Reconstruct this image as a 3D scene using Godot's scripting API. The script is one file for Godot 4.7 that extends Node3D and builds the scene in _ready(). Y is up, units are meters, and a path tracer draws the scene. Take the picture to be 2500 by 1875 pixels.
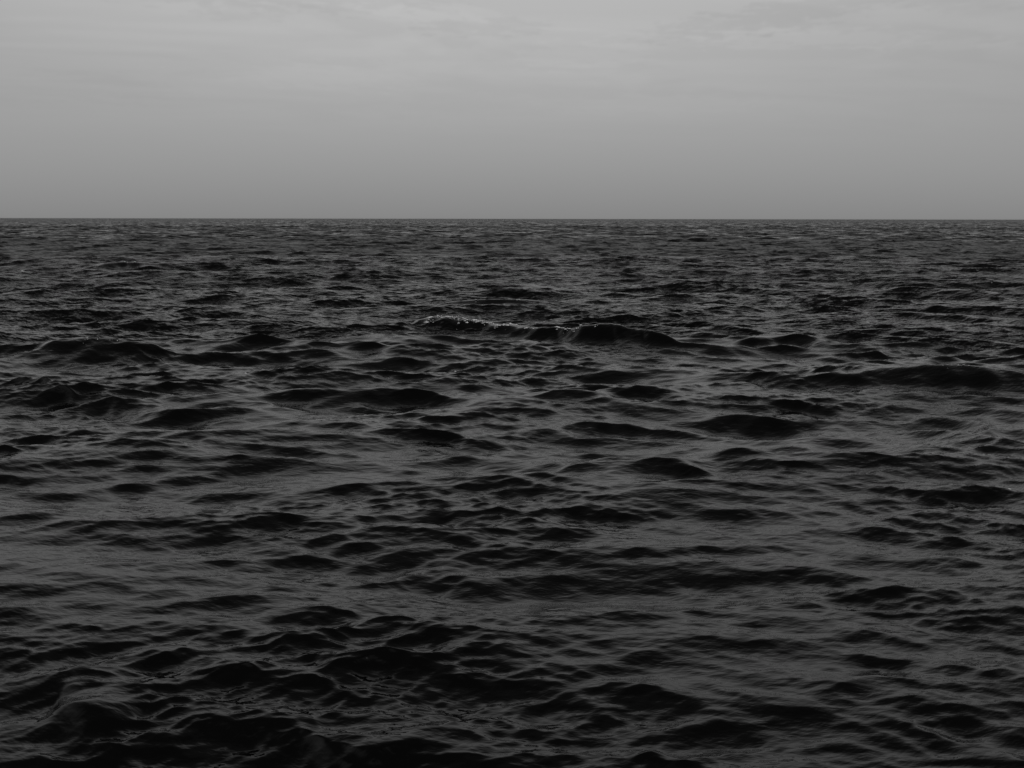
extends Node3D
# A dark open sea under a thin grey sky, in black and white.
# Waves a person could point at: x and z of the crest, half its length, height, reach of its front face, turn about y.
# The breaking wave from its left end to its right: x and z of the crest, height, reach of the front face.
var breaker: Array[float] = [
	-2.84,-21.43,0.055,0.11,-2.50,-21.36,0.101,0.20,-1.98,-21.19,0.193,0.39,-1.68,-21.06,0.237,0.48,-1.38,-20.94,0.255,0.52,-0.98,-20.70,0.239,0.49,-0.61,-20.41,0.212,0.37,-0.30,-20.23,0.189,0.33,0.08,-20.04,0.193,0.34,0.45,-19.83,0.221,0.35,0.75,-19.57,0.234,0.34,1.04,-19.32,0.264,0.36,1.48,-19.01,0.339,0.42,1.73,-18.89,0.370,0.46,2.01,-18.78,0.396,0.49,2.28,-18.64,0.374,0.46,2.58,-18.48,0.344,0.38,2.95,-18.25,0.264,0.27,3.37,-17.97,0.159,0.16,3.73,-17.78,0.115,0.12
]
var near_waves: Array[float] = [
	-7.55,-17.03,0.90,0.245,0.584,0.00, 6.57,-13.69,1.40,0.335,0.798,0.09, -18.95,-46.07,1.94,0.330,0.785,0.00, -0.61,-26.63,1.42,0.209,0.497,0.00, -2.17,-4.31,0.18,0.067,0.238,0.00, -0.58,-4.03,0.32,0.042,0.151,0.00,
	-9.32,-17.23,0.55,0.064,0.441,-0.18, -4.99,-18.39,0.45,0.113,0.777,0.00, -3.77,-17.80,0.42,0.058,0.399,0.00, -5.45,-17.09,0.43,0.057,0.391,0.00, -4.78,-16.84,0.21,0.048,0.332,0.00, -5.08,-15.92,0.19,0.033,0.224,0.00,
	-5.90,-15.50,0.13,0.032,0.222,0.00, -6.15,-15.01,0.21,0.043,0.299,-0.37, -4.75,-14.11,0.83,0.054,0.376,0.00, -4.63,-13.37,0.92,0.056,0.383,0.00, -3.00,-13.06,0.43,0.074,0.512,0.40, -6.27,-12.90,0.39,0.071,0.493,-0.14,
	-5.18,-12.34,0.57,0.052,0.357,0.27, -4.41,-11.98,0.53,0.069,0.477,0.18, -3.35,-15.25,0.27,0.052,0.362,0.00, -8.67,-20.10,0.37,0.065,0.451,0.00, -7.96,-19.57,0.31,0.045,0.309,0.00, -10.78,-27.10,0.41,0.069,0.472,0.00,
	-9.35,-25.18,0.39,0.062,0.424,-0.57, -7.30,-21.98,0.30,0.041,0.280,0.00, -4.85,-22.68,0.42,0.070,0.486,0.00, -5.35,-21.40,0.28,0.057,0.391,-0.58, -5.83,-21.31,0.21,0.057,0.392,0.00, -11.02,-23.31,0.35,0.035,0.243,0.00,
	-7.04,-22.80,0.17,0.063,0.434,0.00, -3.26,-27.73,0.35,0.052,0.358,0.00, 0.95,-25.59,0.43,0.080,0.553,0.00, 2.46,-27.83,0.97,0.102,0.705,0.00, 3.62,-25.86,0.88,0.128,0.883,-0.37, -2.82,-18.07,0.44,0.126,0.871,0.00,
	-1.70,-16.45,0.18,0.032,0.221,0.00, -1.07,-12.72,0.51,0.061,0.418,0.11, -0.77,-13.56,0.37,0.066,0.455,0.00, 0.41,-12.72,0.72,0.060,0.416,0.00, 1.15,-13.72,0.31,0.053,0.368,0.00, 1.84,-13.08,0.56,0.081,0.556,0.00,
	-0.02,-11.96,0.38,0.040,0.276,0.26, -0.88,-11.39,0.24,0.023,0.157,0.00, 1.29,-11.18,0.59,0.044,0.306,0.00, -1.83,-12.36,0.39,0.038,0.265,0.00, -1.98,-13.77,0.51,0.054,0.375,0.31, 0.47,-13.78,0.20,0.035,0.238,0.00,
	1.29,-15.94,0.38,0.048,0.334,0.23, 2.42,-16.06,0.31,0.055,0.382,0.28, 0.49,-15.78,0.21,0.036,0.247,0.00, 0.10,-15.04,0.17,0.023,0.155,0.00, -0.66,-14.84,0.21,0.028,0.190,0.00, 3.59,-14.31,0.63,0.074,0.511,0.16,
	8.83,-16.81,0.25,0.069,0.474,0.59, 6.23,-16.25,0.40,0.054,0.376,0.00, 7.49,-16.48,0.36,0.138,0.954,0.00, 5.86,-19.05,0.47,0.089,0.614,0.53, 5.01,-18.95,0.28,0.087,0.600,0.43, 8.65,-21.90,0.51,0.062,0.427,0.00,
	11.50,-27.90,0.48,0.113,0.781,0.00, 11.02,-31.15,0.26,0.096,0.662,0.00, 8.98,-26.03,0.34,0.113,0.777,0.00, 11.96,-25.86,0.32,0.066,0.458,0.59, 6.85,-17.62,0.33,0.046,0.318,0.00, 4.11,-12.27,0.37,0.040,0.278,0.14,
	4.91,-12.96,0.19,0.030,0.207,0.00, 3.05,-11.66,0.78,0.063,0.437,0.14, 3.92,-11.25,0.42,0.056,0.386,-0.20, 4.90,-20.94,0.25,0.046,0.316,0.00, 4.88,-13.41,0.22,0.026,0.180,0.00, 5.08,-14.46,0.25,0.034,0.238,0.00,
	4.62,-22.92,0.34,0.081,0.559,0.00, -2.99,-7.86,0.28,0.023,0.231,0.00, -2.43,-9.95,0.68,0.044,0.347,0.00, -2.88,-9.26,0.62,0.047,0.398,0.00, -5.48,-10.29,0.49,0.039,0.266,0.00, -5.31,-9.84,0.38,0.043,0.300,0.00,
	-3.72,-8.72,0.21,0.028,0.236,0.00, -4.25,-8.47,0.33,0.026,0.217,0.00, -3.83,-8.13,0.20,0.016,0.147,-0.12, -3.38,-7.32,0.41,0.021,0.218,0.00, -1.85,-7.44,0.16,0.013,0.146,0.00, -1.70,-7.12,0.12,0.010,0.123,0.00,
	-1.77,-8.19,0.20,0.014,0.133,0.00, -5.06,-10.82,0.37,0.040,0.276,0.00, -3.05,-8.95,0.23,0.023,0.197,0.00, -4.81,-8.80,0.35,0.027,0.215,0.00, -0.89,-10.54,0.38,0.040,0.298,0.00, -0.28,-10.41,0.32,0.046,0.355,0.00,
	-0.54,-9.68,0.23,0.036,0.301,0.00, -0.99,-9.12,0.30,0.025,0.225,-0.09, -0.33,-8.99,0.23,0.026,0.236,0.00, 0.41,-9.21,0.43,0.045,0.403,0.17, 0.32,-8.64,0.35,0.028,0.273,0.30, 1.00,-11.22,0.35,0.044,0.301,0.00,
	1.75,-10.95,0.36,0.035,0.247,0.23, 0.96,-10.12,0.41,0.031,0.239,0.00, 1.11,-9.65,0.30,0.036,0.302,0.00, 1.76,-9.72,0.18,0.033,0.270,0.37, 1.53,-9.02,0.24,0.036,0.330,0.24, 0.11,-8.45,0.15,0.012,0.118,0.00,
	-0.51,-8.39,0.16,0.009,0.084,0.00, -0.32,-8.02,0.39,0.030,0.323,0.00, -1.18,-7.62,0.26,0.022,0.246,0.00, -0.61,-7.64,0.35,0.020,0.230,0.24, 0.05,-7.65,0.13,0.008,0.088,0.00, 0.10,-7.45,0.13,0.010,0.113,0.00,
]
var more_waves: Array[float] = [
	0.45,-7.23,0.26,0.022,0.275,0.00, -0.37,-6.97,0.22,0.012,0.153,0.24, 0.58,-7.68,0.24,0.016,0.175,0.00, 1.30,-7.65,0.17,0.014,0.149,0.00, 0.50,-8.00,0.22,0.008,0.079,0.00, -1.73,-9.78,0.13,0.026,0.211,0.00,
	3.76,-10.91,0.44,0.120,0.853,0.00, 4.87,-10.99,0.53,0.099,0.686,0.22, 5.93,-11.27,0.29,0.117,0.804,0.00, 2.27,-9.76,0.38,0.086,0.732,0.32, 3.20,-10.18,0.39,0.049,0.368,0.00, 2.81,-8.95,0.20,0.014,0.118,0.00,
	3.32,-8.85,0.17,0.012,0.100,0.00, 1.83,-8.82,0.26,0.022,0.201,0.00, 2.28,-8.46,0.26,0.028,0.262,-0.19, 3.06,-8.30,0.46,0.038,0.358,0.10, 3.85,-8.34,0.35,0.029,0.262,0.07, 4.53,-8.36,0.34,0.032,0.276,0.00,
	2.07,-7.75,0.29,0.023,0.245,0.00, 3.69,-7.73,0.27,0.013,0.121,0.00, 2.89,-7.37,0.34,0.034,0.381,0.22, 3.33,-7.40,0.34,0.035,0.368,0.00, 1.80,-7.34,0.21,0.010,0.115,0.00, 2.08,-6.95,0.13,0.011,0.135,0.00,
	1.41,-6.90,0.16,0.012,0.155,0.00, -3.22,-5.98,0.29,0.020,0.264,0.00, -3.03,-5.59,0.27,0.018,0.272,-0.08, -2.62,-5.32,0.31,0.018,0.294,-0.06, -2.44,-5.13,0.19,0.014,0.241,-0.20, -1.84,-6.36,0.22,0.017,0.234,0.27,
	-1.51,-6.63,0.26,0.021,0.286,0.00, -2.38,-5.94,0.22,0.012,0.168,0.00, -1.78,-5.82,0.24,0.014,0.226,0.00, -1.33,-5.96,0.21,0.015,0.227,-0.18, -1.22,-5.57,0.20,0.010,0.171,0.00, -1.79,-5.44,0.19,0.015,0.253,0.00,
	-1.28,-5.12,0.24,0.019,0.373,0.00, -2.13,-5.06,0.06,0.003,0.056,0.00, -1.47,-4.30,0.23,0.007,0.141,0.00, -1.89,-4.50,0.15,0.004,0.086,0.00, -1.57,-4.68,0.08,0.003,0.064,0.00, -1.24,-4.47,0.06,0.003,0.059,0.00,
	-2.48,-4.76,0.09,0.002,0.045,0.00, -1.75,-4.07,0.17,0.006,0.110,0.00, -1.29,-4.14,0.11,0.003,0.061,0.00, -1.00,-4.09,0.23,0.004,0.078,0.00, -0.52,-4.35,0.16,0.005,0.102,-0.09, 0.04,-4.37,0.28,0.004,0.082,0.08,
	-0.26,-4.29,0.18,0.008,0.157,0.00, 0.13,-4.27,0.27,0.009,0.180,0.10, 0.70,-4.26,0.16,0.009,0.182,0.13, 0.42,-4.42,0.24,0.007,0.130,0.22, 0.74,-4.63,0.16,0.011,0.229,0.00, -0.14,-5.14,0.19,0.015,0.303,0.30,
	0.13,-5.20,0.21,0.011,0.215,0.18, 0.62,-5.09,0.30,0.008,0.164,0.19, 0.53,-5.58,0.26,0.012,0.211,0.09, 0.85,-5.65,0.24,0.009,0.153,0.00, 0.36,-5.75,0.17,0.005,0.088,0.00, 0.01,-5.90,0.24,0.010,0.160,0.00,
	-0.26,-6.39,0.32,0.027,0.404,0.26, -0.83,-6.70,0.15,0.015,0.204,0.00, -0.80,-6.31,0.15,0.014,0.198,0.00, -0.88,-5.91,0.23,0.022,0.368,0.00, -0.82,-5.52,0.24,0.014,0.253,0.00, -0.59,-5.26,0.31,0.012,0.236,0.00,
	0.98,-6.78,0.33,0.011,0.149,0.00, 0.42,-6.45,0.18,0.016,0.224,0.00, 0.51,-6.24,0.27,0.014,0.214,0.15, -0.42,-4.77,0.19,0.009,0.179,-0.09, -0.17,-4.06,0.09,0.003,0.063,0.00, 0.04,-4.05,0.10,0.004,0.087,0.00,
	0.25,-3.99,0.11,0.004,0.081,0.00, 2.23,-6.61,0.38,0.033,0.444,0.08, 1.51,-6.34,0.35,0.012,0.161,0.00, 1.28,-6.13,0.17,0.016,0.235,0.00, 1.98,-5.82,0.18,0.006,0.086,0.00, 2.37,-6.02,0.24,0.014,0.203,0.00,
	2.94,-5.95,0.29,0.015,0.211,0.00, 3.36,-6.32,0.38,0.017,0.210,-0.07, 3.17,-6.48,0.33,0.011,0.134,0.00, 1.65,-6.16,0.17,0.009,0.135,0.00, 1.33,-5.67,0.26,0.010,0.157,0.13, 1.21,-5.49,0.19,0.012,0.221,0.11,
	1.50,-5.50,0.13,0.005,0.078,0.00, 2.41,-5.49,0.06,0.003,0.052,0.00, 1.98,-5.30,0.21,0.008,0.133,-0.07, 1.43,-5.19,0.16,0.006,0.107,-0.25, 1.46,-4.81,0.24,0.010,0.191,0.00, 1.82,-4.68,0.23,0.012,0.236,0.00,
	2.25,-5.07,0.26,0.011,0.201,-0.25, 2.69,-5.06,0.28,0.018,0.316,0.06, 2.37,-4.89,0.08,0.004,0.073,0.00, 2.46,-4.64,0.15,0.006,0.121,0.00, 2.50,-4.46,0.18,0.009,0.189,-0.16, 2.31,-4.39,0.10,0.003,0.065,0.00,
	1.06,-4.25,0.28,0.010,0.198,0.00, 1.00,-4.02,0.17,0.005,0.102,0.00, 1.81,-4.16,0.10,0.006,0.113,0.20, 1.96,-4.25,0.16,0.007,0.146,0.27, 2.44,-4.18,0.12,0.007,0.131,0.00, 2.01,-4.03,0.20,0.006,0.121,0.00,
	2.19,-4.28,0.16,0.005,0.092,0.13, 1.12,-4.64,0.17,0.007,0.136,0.74,
]

const EYE := 2.5
const PITCH := -10.1
const TILE := 512

var rows: PackedFloat32Array
var cols: PackedFloat32Array
var pos: PackedVector3Array
var nrm: PackedVector3Array
var owner_of: PackedByteArray
var feature_h: PackedFloat32Array
var feature_d: PackedVector2Array
var press: PackedFloat32Array
var nr := 0
var nc := 0


func _ready() -> void:
	# camera
	var cam := Camera3D.new()
	cam.name = "camera"
	cam.position = Vector3(0, EYE, 0)
	cam.rotation_degrees = Vector3(PITCH, 0, 0.09)
	cam.fov = 45.0
	cam.near = 0.1
	cam.far = 40000.0
	add_child(cam)
	# sky, exposure
	var we := WorldEnvironment.new()
	we.name = "world_environment"
	var env := Environment.new()
	env.background_mode = Environment.BG_SKY
	env.tonemap_mode = Environment.TONE_MAPPER_LINEAR
	env.tonemap_exposure = 1.0
	env.sdfgi_enabled = true
	env.ssao_enabled = true
	env.ssil_enabled = true
	var sky := Sky.new()
	var psm := PanoramaSkyMaterial.new()
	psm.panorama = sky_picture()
	psm.energy_multiplier = 1.0
	sky.sky_material = psm
	env.sky = sky
	we.environment = env
	add_child(we)
	# sun: veiled, high behind the right shoulder
	var sun := DirectionalLight3D.new()
	sun.name = "sun"
	sun.rotation_degrees = Vector3(-24, 28, 0)
	sun.light_energy = 0.7
	sun.light_angular_distance = 0.5
	sun.shadow_enabled = true
	add_child(sun)
	# sea
	build_sea()


# ---------------------------------------------------------------- sky

func sky_picture() -> ImageTexture:
	var w := 4096
	var h := 2048
	var n1 := noise(11, 0.16, 5)
	var n2 := noise(12, 0.5, 4)
	var n3 := noise(13, 0.055, 3)
	# streaks of thicker and thinner cloud: azimuth, elevation, half width, half height, tilt, strength
	var streaks: Array[PackedFloat32Array] = [
		[-14.5, 12.3, 13.0, 0.9, 0.01, -0.05], [-15.3, 11.2, 3.0, 0.4, 0.05, -0.035], [-2.0, 10.9, 5.0, 0.5, 0.03, -0.045],
		[15.0, 11.2, 9.0, 0.8, 0.11, -0.05], [17.0, 9.9, 8.0, 0.5, -0.03, 0.035], [4.0, 9.4, 5.0, 0.8, 0.05, 0.025],
		[-11.0, 8.0, 6.5, 0.7, 0.0, 0.02], [-10.7, 8.9, 4.0, 0.25, -0.02, -0.022], [26.0, 11.3, 5.0, 0.6, -0.04, -0.03],
		[24.0, 9.2, 5.0, 0.35, -0.05, 0.03], [9.0, 6.6, 8.0, 0.6, 0.0, 0.012], [-24.0, 7.0, 6.0, 0.8, 0.02, -0.015]]
	var data := PackedFloat32Array()
	data.resize(w * h * 3)
	data.fill(0.2)
	var o := 0
	for y in h / 2:
		var el := (0.5 - (y + 0.5) / h) * 180.0
		var reach := 1.0 / (tan(deg_to_rad(el)) + 0.03)
		var fade := smoothstep(3.0, 11.0, el)
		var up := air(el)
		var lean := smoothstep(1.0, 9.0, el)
		var hazy := el < 1.5 or el > 60.0
		for x in w:
			var az := wrapf((x + 0.5) / w * 360.0, -180.0, 180.0)
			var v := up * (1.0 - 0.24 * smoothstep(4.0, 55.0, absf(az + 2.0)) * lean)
			if not hazy:
				var a := deg_to_rad(az)
				# a sheet of thin cloud, seen along its plane
				var px := sin(a) * reach * 4.0
				var pz := -cos(a) * reach * 4.0
				var wx := n3.get_noise_2d(px + 40.0, pz) * 6.0
				var c := n1.get_noise_2d(px * 0.7 + wx, pz * 1.1 + px * 0.25 + wx * 0.5) + 0.6 * n2.get_noise_2d(px * 0.8 + wx, pz * 1.2 + px * 0.3)
				var soft := smoothstep(0.0, 0.45, c) - smoothstep(0.0, 0.45, -c) * 0.9
				var more := -0.04 * soft * fade
				if el > 4.0 and el < 15.0 and absf(az) < 45.0:
					var wob := n1.get_noise_2d(az * 2.4, el * 16.0)
					var fray := n2.get_noise_2d(az * 1.6, el * 15.0)
					for k in streaks:
						var da := (az - k[0]) / k[2]
						if absf(da) > 1.4:
							continue
						var de := (el - k[1] - (az - k[0]) * k[4]) / k[3] + wob * 1.1
						var q := 1.0 - da * da - de * de + fray * 0.6
						more += 1.3 * k[5] * smoothstep(0.0, 0.7, q)
				v *= 1.0 + more
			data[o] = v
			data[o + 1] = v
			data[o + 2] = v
			o += 3
	return ImageTexture.create_from_image(Image.create_from_data(w, h, false, Image.FORMAT_RGBF, data.to_byte_array()))


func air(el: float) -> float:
	# grey haze low down, a bright veil above it, a zenith darkened so wave faces reflect black
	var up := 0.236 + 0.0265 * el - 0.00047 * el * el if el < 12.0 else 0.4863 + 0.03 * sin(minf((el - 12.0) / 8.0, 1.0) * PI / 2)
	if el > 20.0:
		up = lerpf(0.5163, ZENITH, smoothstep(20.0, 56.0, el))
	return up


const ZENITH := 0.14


func noise(s: int, f: float, octaves: int) -> FastNoiseLite:
	var n := FastNoiseLite.new()
	n.seed = s
	n.noise_type = FastNoiseLite.TYPE_SIMPLEX_SMOOTH
	n.frequency = f
	n.fractal_octaves = octaves
	return n


# ---------------------------------------------------------------- random sea in tiles

func fft_lines(re: PackedFloat32Array, im: PackedFloat32Array, n: int, step: int, line_step: int, tw_c: PackedFloat32Array, tw_s: PackedFloat32Array, rev: PackedInt32Array) -> void:
	for line in n:
		var base := line * line_step
		for i in n:
			var j: int = rev[i]
			if j > i:
				var p := base + i * step
				var q := base + j * step
				var t: float = re[p]
				re[p] = re[q]
				re[q] = t
				t = im[p]
				im[p] = im[q]
				im[q] = t
		var half := 1
		while half < n:
			var jump := n / (2 * half)
			var span := half * step
			for k in half:
				var c: float = tw_c[k * jump]
				var s: float = tw_s[k * jump]
				var p := base + k * step
				var stop := base + n * step
				while p < stop:
					var q := p + span
					var qr: float = re[q]
					var qi: float = im[q]
					var tr := qr * c - qi * s
					var ti := qr * s + qi * c
					var pr: float = re[p]
					var pi: float = im[p]
					re[q] = pr - tr
					im[q] = pi - ti
					re[p] = pr + tr
					im[p] = pi + ti
					p += 2 * span
			half *= 2


func fft2(re: PackedFloat32Array, im: PackedFloat32Array, n: int) -> void:
	var tw_c := PackedFloat32Array()
	var tw_s := PackedFloat32Array()
	for k in n / 2:
		tw_c.append(cos(TAU * k / n))
		tw_s.append(sin(TAU * k / n))
	var rev := PackedInt32Array()
	var bits := int(round(log(n) / log(2.0)))
	for i in n:
		var r := 0
		for b in bits:
			if i & (1 << b):
				r |= 1 << (bits - 1 - b)
		rev.append(r)
	fft_lines(re, im, n, 1, n, tw_c, tw_s, rev)
	fft_lines(re, im, n, n, 1, tw_c, tw_s, rev)


# Heights and sideways shifts of a patch of wind sea, as one flat array of (height, dx, dz), with the given steepness.
func sea_tile(n: int, size: float, longest: float, shortest: float, fall: float, spread: float, steep: float, chop: float, s: int) -> PackedFloat32Array:
	var rng := RandomNumberGenerator.new()
	rng.seed = s
	var hr := PackedFloat32Array()
	var hi := PackedFloat32Array()
	hr.resize(n * n)
	hi.resize(n * n)
	for j in n:
		var kz := (j if j < n / 2 else j - n) * TAU / size
		for i in n:
			var kx := (i if i < n / 2 else i - n) * TAU / size
			var k := sqrt(kx * kx + kz * kz)
			var g1 := rng.randfn()
			var g2 := rng.randfn()
			if k < TAU / longest or k > TAU / shortest:
				continue
			var along := absf(kz) / k
			var a := pow(k, -fall) * (pow(along, spread) + 0.03) * smoothstep(TAU / longest, TAU / longest * 1.6, k)
			hr[j * n + i] = g1 * a
			hi[j * n + i] = g2 * a
	var ar := PackedFloat32Array()
	var ai := PackedFloat32Array()
	var br := PackedFloat32Array()
	var bi := PackedFloat32Array()
	ar.resize(n * n)
	ai.resize(n * n)
	br.resize(n * n)
	bi.resize(n * n)
	var slope2 := 0.0
	for j in n:
		var jj := (n - j) % n
		var kz := (j if j < n / 2 else j - n) * TAU / size
		for i in n:
			var p := j * n + i
			var q := jj * n + (n - i) % n
			var kx := (i if i < n / 2 else i - n) * TAU / size
			var k := sqrt(kx * kx + kz * kz)
			if k < 1e-6:
				continue
			var er := hr[p] + hr[q]
			var ei := hi[p] - hi[q]
			slope2 += (er * er + ei * ei) * k * k
			# shifts towards the crests, which sharpens them: i k/|k| h, the x shift packed into the imaginary part
			var xr := ei * kx / k
			var xi := -er * kx / k
			ar[p] = er - xi
			ai[p] = ei + xr
			br[p] = ei * kz / k
			bi[p] = -er * kz / k
	fft2(ar, ai, n)
	fft2(br, bi, n)
	var gain := steep / sqrt(maxf(slope2, 1e-12))
	var out := PackedFloat32Array()
	out.resize(n * n * 3)
	for p in n * n:
		out[p * 3] = ar[p] * gain
		out[p * 3 + 1] = -ai[p] * gain * chop
		out[p * 3 + 2] = -br[p] * gain * chop
	return out


# ---------------------------------------------------------------- the water surface

func build_sea() -> void:
	var big := sea_tile(TILE, 41.0, 6.0, 0.25, 1.95, 6.0, A_STEEP, 0.75, 101)
	var small := sea_tile(TILE, 6.1, 0.75, 0.045, 1.9, 4.0, B_STEEP, 0.8, 202)
	# rings of points round the place where the picture was taken, closer together near it
	var r := 0.8
	while r < 30000.0:
		rows.append(r)
		var gap := r * 0.03
		if r > 3.0: gap = r * 0.0034
		if r > 14.0: gap = r * 0.0026
		if r > 60.0: gap = minf(maxf(r * 0.0026, 0.25), 0.5)
		if r > 320.0: gap = r * 0.008
		if r > 1200.0: gap = r * 0.06
		r += gap
	var a := 0.0
	var right: Array[float] = []
	while a < PI:
		right.append(a)
		a += 0.0023 if a < 0.6 else 0.0023 + (a - 0.6) * 0.12
	right.append(PI)
	for i in range(right.size() - 1, 0, -1):
		cols.append(-right[i])
	for v in right:
		cols.append(v)
	nr = rows.size()
	nc = cols.size()
	pos.resize(nr * nc)
	nrm.resize(nr * nc)
	owner_of.resize(nr * nc)
	raise_waves()
	raise_breaker()
	var gusts := noise(5, 0.16, 3)
	var groups := noise(6, 0.03, 2)
	var n := TILE
	var mask := n - 1
	var ka := n / 41.0
	var kc := n / 41.0 * 0.61
	var kb := n / 6.1
	var c1 := cos(0.26)
	var s1 := sin(0.26)
	var c3 := cos(-0.28)
	var s3 := sin(-0.28)
	var kd := n / 6.1 * 0.63
	var c2 := cos(-0.3)
	var s2 := sin(-0.3)
	for i in nr:
		var rr: float = rows[i]
		var calm := 0.74 + 0.56 * smoothstep(4.5, 18.0, rr)
		for j in nc:
			var x := rr * sin(cols[j])
			var z := -rr * cos(cols[j])
			var p := i * nc + j
			var hh := 0.0
			var dx := 0.0
			var dz := 0.0
			# waves of some metres
			var u := x * ka + 4096.0
			var v := z * ka + 40960.0
			var iu := int(u)
			var iv := int(v)
			var fu := u - iu
			var fv := v - iv
			var q00 := ((iv & mask) * n + (iu & mask)) * 3
			var q10 := ((iv & mask) * n + ((iu + 1) & mask)) * 3
			var q01 := (((iv + 1) & mask) * n + (iu & mask)) * 3
			var q11 := (((iv + 1) & mask) * n + ((iu + 1) & mask)) * 3
			var w00 := (1.0 - fu) * (1.0 - fv)
			var w10 := fu * (1.0 - fv)
			var w01 := (1.0 - fu) * fv
			var w11 := fu * fv
			var gain := calm
			hh += (big[q00] * w00 + big[q10] * w10 + big[q01] * w01 + big[q11] * w11) * gain
			dx += (big[q00 + 1] * w00 + big[q10 + 1] * w10 + big[q01 + 1] * w01 + big[q11 + 1] * w11) * gain
			dz += (big[q00 + 2] * w00 + big[q10 + 2] * w10 + big[q01 + 2] * w01 + big[q11 + 2] * w11) * gain
			# the same kind, longer, running a little across
			if rr > 4.5:
				u = (x * c2 - z * s2) * kc + 8192.0 + 77.0
				v = (x * s2 + z * c2) * kc + 40960.0 + 31.0
				iu = int(u)
				iv = int(v)
				fu = u - iu
				fv = v - iv
				q00 = ((iv & mask) * n + (iu & mask)) * 3
				q10 = ((iv & mask) * n + ((iu + 1) & mask)) * 3
				q01 = (((iv + 1) & mask) * n + (iu & mask)) * 3
				q11 = (((iv + 1) & mask) * n + ((iu + 1) & mask)) * 3
				w00 = (1.0 - fu) * (1.0 - fv)
				w10 = fu * (1.0 - fv)
				w01 = (1.0 - fu) * fv
				w11 = fu * fv
				gain = 1.25 * smoothstep(4.5, 22.0, rr) * (0.8 + 0.7 * groups.get_noise_2d(x, z))
				hh += (big[q00] * w00 + big[q10] * w10 + big[q01] * w01 + big[q11] * w11) * gain
				dz += (big[q00 + 2] * w00 + big[q10 + 2] * w10 + big[q01 + 2] * w01 + big[q11 + 2] * w11) * gain
			# chop of some decimetres, patchy as the wind is
			if rr < 120.0:
				u = (x * c1 - z * s1) * kb + 8192.0
				v = (x * s1 + z * c1) * kb + 8192.0
				iu = int(u)
				iv = int(v)
				fu = u - iu
				fv = v - iv
				q00 = ((iv & mask) * n + (iu & mask)) * 3
				q10 = ((iv & mask) * n + ((iu + 1) & mask)) * 3
				q01 = (((iv + 1) & mask) * n + (iu & mask)) * 3
				q11 = (((iv + 1) & mask) * n + ((iu + 1) & mask)) * 3
				w00 = (1.0 - fu) * (1.0 - fv)
				w10 = fu * (1.0 - fv)
				w01 = (1.0 - fu) * fv
				w11 = fu * fv
				gain = clampf(0.8 + 1.5 * gusts.get_noise_2d(x, z * 1.6), 0.45, 1.5)
				hh += (small[q00] * w00 + small[q10] * w10 + small[q01] * w01 + small[q11] * w11) * gain
				var ex := (small[q00 + 1] * w00 + small[q10 + 1] * w10 + small[q01 + 1] * w01 + small[q11 + 1] * w11) * gain
				var ez := (small[q00 + 2] * w00 + small[q10 + 2] * w10 + small[q01 + 2] * w01 + small[q11 + 2] * w11) * gain
				dx += ex * c1 + ez * s1
				dz += -ex * s1 + ez * c1
				u = (x * c3 - z * s3) * kd + 8192.0
				v = (x * s3 + z * c3) * kd + 8192.0
				iu = int(u)
				iv = int(v)
				fu = u - iu
				fv = v - iv
				q00 = ((iv & mask) * n + (iu & mask)) * 3
				q10 = ((iv & mask) * n + ((iu + 1) & mask)) * 3
				q01 = (((iv + 1) & mask) * n + (iu & mask)) * 3
				q11 = (((iv + 1) & mask) * n + ((iu + 1) & mask)) * 3
				gain *= 1.25 * (1.0 + 0.25 * smoothstep(7.0, 25.0, rr))
				hh += (small[q00] * (1.0 - fu) * (1.0 - fv) + small[q10] * fu * (1.0 - fv) + small[q01] * (1.0 - fu) * fv + small[q11] * fu * fv) * gain
				ez = (small[q00 + 2] * (1.0 - fu) * (1.0 - fv) + small[q10 + 2] * fu * (1.0 - fv) + small[q01 + 2] * (1.0 - fu) * fv + small[q11 + 2] * fu * fv) * gain
				dx += ez * s3
				dz += ez * c3
			var still := 1.0 - 0.75 * press[p]
			hh *= still
			dx *= still
			dz *= still
			pos[p] = Vector3(x + dx + feature_d[p].x, hh + feature_h[p], z + dz + feature_d[p].y)
	for i in nr:
		var i0 := maxi(i - 1, 0) * nc
		var i1 := mini(i + 1, nr - 1) * nc
		for j in nc:
			var du := pos[i * nc + mini(j + 1, nc - 1)] - pos[i * nc + maxi(j - 1, 0)]
			var dv := pos[i1 + j] - pos[i0 + j]
			nrm[i * nc + j] = du.cross(dv).normalized()
	var near_water := water(ripple_map(small, 6.1), 1.0 / 1.3, 0.35)
	var far_map := ripple_map(big, 41.0)
	var mid_map := ripple_map(small, 6.1)
	var gust_map := gust_picture()
	# farther out, waves too small to see apart read as roughness
	var mats: Array[StandardMaterial3D] = [near_water]
	var rough: Array[float] = [0.1, 0.23, 0.36, 0.74, 0.92]
	for q in rough:
		var m := water(mid_map if q < 0.45 else far_map, 1.0 / 5.3 if q < 0.45 else 1.0 / 90.0, 1.3)
		m.roughness = q
		if q > 0.5:
			m.roughness_texture = gust_map
			m.roughness_texture_channel = BaseMaterial3D.TEXTURE_CHANNEL_RED
		mats.append(m)
	# the open sea, in rings
	var edges: Array[int] = [0, row_at(20.0), row_at(36.0), row_at(65.0), row_at(120.0), row_at(260.0), nr - 1]
	var sea := MeshInstance3D.new()
	sea.name = "sea"
	sea.set_meta("kind", "structure")
	sea.set_meta("label", "dark choppy open sea reaching to the horizon")
	var am := ArrayMesh.new()
	for e in edges.size() - 1:
		add_patch(am, edges[e], edges[e + 1], 0, nc - 1, 0, mats[e])
	sea.mesh = am
	add_child(sea)
	var wave_water := water(ripple_map(small, 6.1), 1.0 / 1.3, 0.4)
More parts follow.
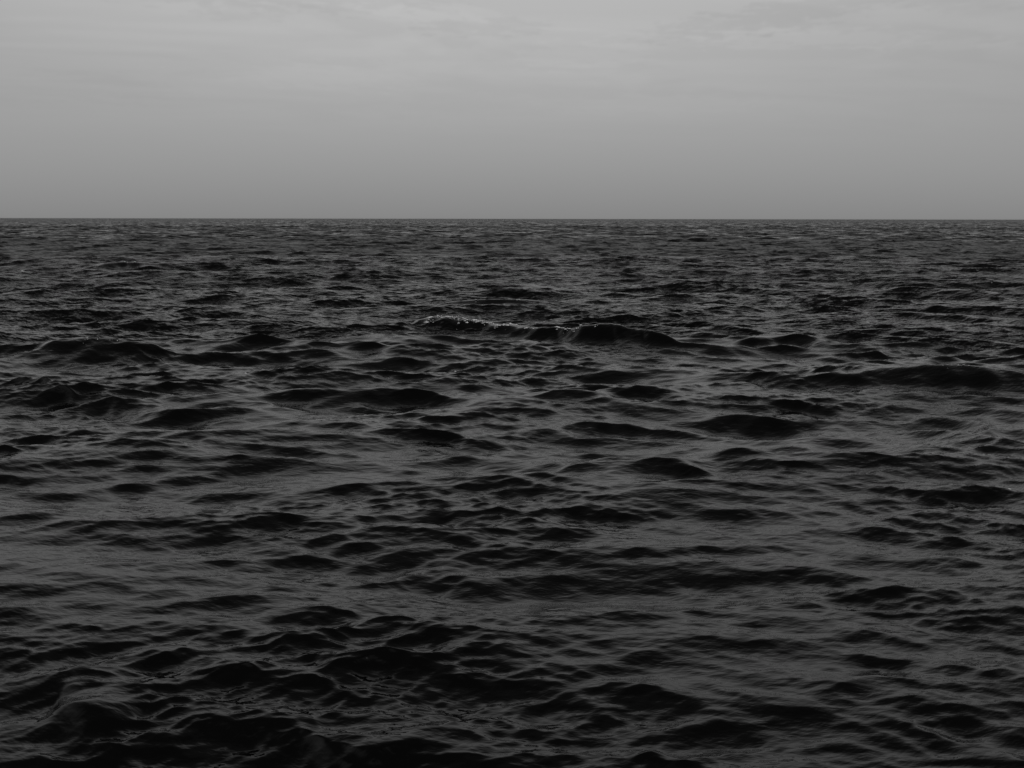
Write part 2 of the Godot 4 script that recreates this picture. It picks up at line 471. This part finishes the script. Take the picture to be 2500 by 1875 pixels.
	var white := StandardMaterial3D.new()
	white.resource_name = "foam"
	white.albedo_color = Color(0.7, 0.7, 0.7)  # pale, since the clots also stand in for sun glints
	white.roughness = 0.45
	var names: Array[String] = ["breaking_wave", "sea_wave", "sea_wave_001", "sea_wave_002", "sea_wave_003", "sea_wave_004", "sea_wave_005"]
	var labels: Array[String] = [
		"long black wave just breaking in mid water with broken sparkling foam along its crest",
		"low dark wave near the left edge with a few bright sparkles along its crest",
		"broad dark wave near the right edge with a thin row of sparkles on top",
		"small distant dark wave at the far left, close below the horizon",
		"thin dark wave right behind the breaking wave",
		"black smooth mound of water near the bottom left corner",
		"black swell cut off by the bottom edge, left of centre"]
	for q in names.size():
		var wave := wave_patch(q + 1, wave_water)
		wave.name = names[q]
		wave.set_meta("label", labels[q])
		wave.set_meta("category", "wave")
		wave.set_meta("group", "waves standing out from the chop")
		add_child(wave, true)
		if q == 0:
			foam(wave, [Vector4(-1.95, -1.62, 0.3, 40), Vector4(-1.5, -0.95, 0.16, 60), Vector4(-0.98, -0.52, 0.1, 50), Vector4(-0.5, 0.1, 0.08, 70), Vector4(0.12, 0.42, 0.08, 12), Vector4(0.9, 1.38, 0.12, 45), Vector4(-1.27, -1.2, 0.7, 6), Vector4(1.66, 1.7, 0.2, 5)], white)
		elif q == 1:
			foam(wave, [Vector4(-7.9, -7.84, 0.3, 5), Vector4(-7.7, -7.2, 0.1, 8)], white)
		elif q == 2:
			foam(wave, [Vector4(6.3, 6.9, 0.06, 12), Vector4(7.1, 7.25, 0.1, 4)], white)
		elif q == 3:
			foam(wave, [Vector4(-19.3, -18.3, 0.1, 7)], white)
		elif q == 4:
			foam(wave, [Vector4(-1.1, -1.0, 0.15, 3), Vector4(0.1, 0.16, 0.15, 4)], white)
	# lone flecks of foam, white lumps that stand in for sun glints
	var spots: Array[Vector3] = [Vector3(-4.29, 14.58, 7), Vector3(-8.04, 15.31, 3), Vector3(-1.05, 15.87, 4), Vector3(4.67, 8.4, 9), Vector3(7.89, 17.99, 4), Vector3(8.5, 22.19, 6), Vector3(-22.5, 42.59, 8)]
	var said: Array[String] = [
		"white speck of foam and modelled sun glint on dark water left of centre",
		"single white speck of foam and modelled sun glint on bright water below the left dark wave",
		"tiny white speck of foam and modelled sun glint below the left end of the breaking wave",
		"bright white fleck of foam and modelled sun glint close to the right edge, nearest to the viewer",
		"white speck of foam and modelled sun glint in front of the upper right waves",
		"white speck of foam and modelled sun glint on a small dark crest at the upper right",
		"faint speck of foam and modelled sun glint at the far left edge"]
	for q in spots.size():
		var st := SurfaceTool.new()
		st.begin(Mesh.PRIMITIVE_TRIANGLES)
		var rng := RandomNumberGenerator.new()
		rng.seed = 900 + q
		var sc := spots[q].y / 20.0
		bead(st, on_water(spots[q].x, -spots[q].y), 0.007 * sqrt(spots[q].z) * sc, rng)
		var mi := MeshInstance3D.new()
		mi.name = "foam_glint_fleck" if q == 0 else "foam_glint_fleck_%03d" % q
		mi.mesh = st.commit()
		mi.material_override = white
		mi.set_meta("label", said[q])
		mi.set_meta("category", "foam")
		mi.set_meta("group", "lone flecks of foam and modelled glint on the water")
		add_child(mi, true)


const RIDGES := 6
const A_STEEP := 0.2
const B_STEEP := 0.19


func row_at(r: float) -> int:
	for i in nr:
		if rows[i] >= r:
			return i
	return nr - 1


# Where the wind roughens the far water more, and where less.
func gust_picture() -> ImageTexture:
	var g := noise(31, 0.02, 5)
	g.fractal_gain = 0.65
	var im := g.get_seamless_image(512, 512)
	im.adjust_bcs(1.0, 1.5, 1.0)
	im.convert(Image.FORMAT_L8)
	return ImageTexture.create_from_image(im)


func ripple_map(tile: PackedFloat32Array, size: float) -> ImageTexture:
	var n := TILE
	var cell := size / n
	var data := PackedFloat32Array()
	data.resize(n * n * 3)
	for j in n:
		for i in n:
			var sx := (tile[(j * n + (i + 1) % n) * 3] - tile[(j * n + (i + n - 1) % n) * 3]) / (2.0 * cell)
			var sz := (tile[(((j + 1) % n) * n + i) * 3] - tile[(((j + n - 1) % n) * n + i) * 3]) / (2.0 * cell)
			var v := Vector3(-sx, -sz, 1.0).normalized()
			var o := (j * n + i) * 3
			data[o] = v.x * 0.5 + 0.5
			data[o + 1] = v.y * 0.5 + 0.5
			data[o + 2] = v.z * 0.5 + 0.5
	return ImageTexture.create_from_image(Image.create_from_data(n, n, false, Image.FORMAT_RGBF, data.to_byte_array()))


func water(map: ImageTexture, scale_: float, strength: float) -> StandardMaterial3D:
	var m := StandardMaterial3D.new()
	m.resource_name = "sea_water"
	m.albedo_color = Color(0.0, 0.0, 0.0)
	m.metallic_specular = 0.33
	m.roughness = 0.05
	m.normal_enabled = true
	m.normal_texture = map
	m.normal_scale = strength
	m.uv1_scale = Vector3(scale_, scale_, 1)
	return m


# One surface of the sea between two rows and two columns, of the cells that belong to the given wave (0: to none).
func add_patch(am: ArrayMesh, r0: int, r1: int, c0: int, c1: int, who: int, m: Material) -> void:
	var w := c1 - c0 + 1
	var h := r1 - r0 + 1
	var v := PackedVector3Array()
	var nn := PackedVector3Array()
	var uv := PackedVector2Array()
	v.resize(w * h)
	nn.resize(w * h)
	uv.resize(w * h)
	var index := PackedInt32Array()
	index.resize((w - 1) * (h - 1) * 6)
	var o := 0
	for i in h:
		var src := (r0 + i) * nc + c0
		for j in w:
			var p: Vector3 = pos[src + j]
			v[i * w + j] = p
			nn[i * w + j] = nrm[src + j]
			uv[i * w + j] = Vector2(p.x, p.z)
			if i < h - 1 and j < w - 1 and owner_of[src + j] == who:
				var q := i * w + j
				index[o] = q
				index[o + 1] = q + w
				index[o + 2] = q + 1
				index[o + 3] = q + 1
				index[o + 4] = q + w
				index[o + 5] = q + w + 1
				o += 6
	index.resize(o)
	var arrays := []
	arrays.resize(Mesh.ARRAY_MAX)
	arrays[Mesh.ARRAY_VERTEX] = v
	arrays[Mesh.ARRAY_NORMAL] = nn
	arrays[Mesh.ARRAY_TEX_UV] = uv
	arrays[Mesh.ARRAY_INDEX] = index
	am.add_surface_from_arrays(Mesh.PRIMITIVE_TRIANGLES, arrays)
	am.surface_set_material(am.get_surface_count() - 1, m)


# The long breaking wave: a crest line that wanders, a steep front, and a gentle back.
func raise_breaker() -> void:
	var jag := noise(44, 1.0, 3)
	for i in range(row_at(9.0), row_at(32.0)):
		var rr: float = rows[i]
		for j in nc:
			var aa: float = cols[j]
			if aa < -0.35 or aa > 0.5:
				continue
			var x := rr * sin(aa)
			var z := -rr * cos(aa)
			var c := breaker_at(x)
			c.y *= 1.0 + 0.1 * jag.get_noise_2d(x * 2.2, 0.0)
			c.x += 0.1 * jag.get_noise_2d(x * 1.7, 9.0)
			if c.y <= 0.0:
				continue
			var t := z - c.x
			if absf(t) > 5.0:
				continue
			var f := 0.0
			if t < 0.0:
				f = exp(-pow(-t / (c.z * 1.9), 1.3) * 1.4)
			else:
				var b := t / c.z
				f = exp(-pow(b, 1.7) * 2.0) - 0.14 * exp(-(b - 1.7) * (b - 1.7) * 2.0)
			feature_h[i * nc + j] += c.y * f
			press[i * nc + j] = smoothstep(0.0, 0.15, c.y) * maxf(f * 0.7, 0.5 * exp(-pow((t - 0.4) / 1.3, 4.0)))
			if c.y * f > 0.07:
				owner_of[i * nc + j] = 1


# (z of the crest, height, reach of the front) of the breaking wave at x
func breaker_at(x: float) -> Vector3:
	var n := breaker.size() / 4
	if x <= breaker[0] or x >= breaker[(n - 1) * 4]:
		return Vector3.ZERO
	var k := 0
	while breaker[(k + 1) * 4] < x:
		k += 1
	var u: float = (x - breaker[k * 4]) / (breaker[(k + 1) * 4] - breaker[k * 4])
	var at := func(q: int) -> Vector3:
		var m := clampi(q, 0, n - 1) * 4
		return Vector3(breaker[m + 1], breaker[m + 2], breaker[m + 3])
	var c: Vector3 = at.call(k).cubic_interpolate(at.call(k + 1), at.call(k - 1), at.call(k + 2), u)
	var ends: float = smoothstep(0.0, 0.8, minf(x - breaker[0], breaker[(n - 1) * 4] - x))
	return Vector3(c.x, maxf(c.y, 0.0) * ends, maxf(c.z, 0.1))


# The part of the surface that is one wave, as an object of its own.
func wave_patch(who: int, m: Material) -> MeshInstance3D:
	var r0 := nr
	var r1 := 0
	var c0 := nc
	var c1 := 0
	for i in nr - 1:
		for j in nc - 1:
			if owner_of[i * nc + j] == who:
				r0 = mini(r0, i)
				r1 = maxi(r1, i + 1)
				c0 = mini(c0, j)
				c1 = maxi(c1, j + 1)
	var mi := MeshInstance3D.new()
	var am := ArrayMesh.new()
	add_patch(am, r0, r1, c0, c1, who, m)
	mi.mesh = am
	return mi


func col_at(a: float) -> int:
	return clampi(cols.bsearch(a), 0, nc - 1)


func on_water(x: float, z: float) -> Vector3:
	return pos[row_at(sqrt(x * x + z * z)) * nc + col_at(atan2(x, -z))]


# White clots along a crest, foam and modelled sun glints in one: from x, to x, how far down the face it has run, how many clots.
func foam(wave: MeshInstance3D, runs: Array, m: Material) -> void:
	var st := SurfaceTool.new()
	st.begin(Mesh.PRIMITIVE_TRIANGLES)
	var rng := RandomNumberGenerator.new()
	rng.seed = 77
	for run: Vector4 in runs:
		# the crest: the highest water met along each line away from the shore
		for d in int(run.w):
			var u := rng.randf()
			if run.w > 20:
				u = clampf((floorf(u * 7.0) + 0.5 + rng.randfn() * 0.3) / 7.0, 0.0, 1.0)
			var x := lerpf(run.x, run.y, u)
			var best := crest_near(wave, x)
			var p := on_water(x, best + 0.02 + absf(rng.randfn()) * run.z * 0.45)
			var size := pow(rng.randf(), 2.5) * 0.8 + 0.2
			bead(st, p, size * 0.021 * (-p.z / 20.0), rng)
	var mi := MeshInstance3D.new()
	mi.name = "foam"
	mi.mesh = st.commit()
	mi.material_override = m
	mi.set_meta("kind", "stuff")
	mi.set_meta("label", "white foam and modelled sun glints on the crest")
	wave.add_child(mi, true)


func crest_near(wave: MeshInstance3D, x: float) -> float:
	var box: AABB = wave.mesh.get_aabb()
	var from := box.position.z
	var to := box.end.z
	if wave.name == "breaking_wave":
		from = breaker_at(x).x - 0.25
		to = from + 0.45
	var best := from
	var top := -9.0
	var z := from
	while z < to:
		var h := on_water(x, z).y
		if h > top:
			top = h
			best = z
		z += 0.03
	return best


# A clot of foam, also shaped to stand in for a glint: a small uneven eight-sided lump.
func bead(st: SurfaceTool, at: Vector3, r: float, rng: RandomNumberGenerator) -> void:
	var tip: Array[Vector3] = []
	var long := rng.randf_range(1.0, 3.2)
	for d: Vector3 in [Vector3.UP, Vector3.DOWN, Vector3.LEFT, Vector3.RIGHT, Vector3.FORWARD, Vector3.BACK]:
		tip.append(at + Vector3(0, r * 0.5, 0) + d * Vector3(long, 0.8, 1.0) * r * rng.randf_range(0.6, 1.3))
	for f: Vector3i in [Vector3i(0, 2, 4), Vector3i(0, 4, 3), Vector3i(0, 3, 5), Vector3i(0, 5, 2), Vector3i(1, 4, 2), Vector3i(1, 3, 4), Vector3i(1, 5, 3), Vector3i(1, 2, 5)]:
		var a := tip[f.x]
		var b := tip[f.y]
		var c := tip[f.z]
		var n := (c - a).cross(b - a).normalized()
		for v: Vector3 in [a, b, c]:
			st.set_normal(n)
			st.add_vertex(v)


# Adds the waves that stand out, each a ridge with a steep front towards the shore.
func raise_waves() -> void:
	feature_h.resize(nr * nc)
	feature_d.resize(nr * nc)
	press.resize(nr * nc)
	var all: Array[float] = near_waves + more_waves
	var warp := noise(21, 0.9, 3)
	warp.frequency = 1.0
	for k in all.size() / 6:
		var cx: float = all[k * 6]
		var cz: float = all[k * 6 + 1]
		var half: float = all[k * 6 + 2] * (1.5 if k < RIDGES else 1.7)
		var height: float = all[k * 6 + 3]
		var front: float = all[k * 6 + 4]
		var turn: float = all[k * 6 + 5]
		var back := front * 1.7
		var ux := cos(turn)
		var uz := sin(turn)
		var d := sqrt(cx * cx + cz * cz)
		var reach := half + back * 2.6
		var i0 := row_at(maxf(d - reach, 0.8))
		var i1 := row_at(d + reach)
		var mid := atan2(cx, -cz)
		var da := reach / maxf(d - front, 1.0)
		var bend := sin(k * 12.9898) * 0.5
		for i in range(i0, i1):
			var rr: float = rows[i]
			for j in nc:
				var aa: float = cols[j]
				if aa < mid - da or aa > mid + da:
					continue
				var x := rr * sin(aa) - cx
				var z := -rr * cos(aa) - cz
				var s := x * ux + z * uz
				if absf(s) > half:
					continue
				var t := -x * uz + z * ux
				var e := s / half
				var env := (1.0 - e * e)
				env *= env
				t += front * (0.5 * warp.get_noise_2d(s / front * 0.3 + k * 9.0, t / front * 0.2) + bend * e * e)
				var p := i * nc + j
				if k < RIDGES:
					var f := 0.0
					if t < 0.0:
						var b := -t / back
						f = exp(-pow(b, 1.35) * 1.5)
					else:
						# steepest right under the sharp crest, then running out into a shallow trough
						var b := t / front
						f = exp(-pow(b, 1.25) * 2.3) - 0.12 * exp(-(b - 1.6) * (b - 1.6) * 2.6)
					feature_h[p] += height * 1.15 * (1.0 - e * e) * f
					press[p] = maxf(press[p], env * f)
					if env * f > 0.3:
						owner_of[p] = k + 2
				else:
					# a short group of waves whose steepest slope faces the shore
					var b := t / front - 0.5
					var g := height * env * exp(-b * b * 0.9)
					feature_h[p] += g * cos(PI * t / front)
					var side := -g * sin(PI * t / front) * 0.8
					feature_d[p] += Vector2(-uz, ux) * side
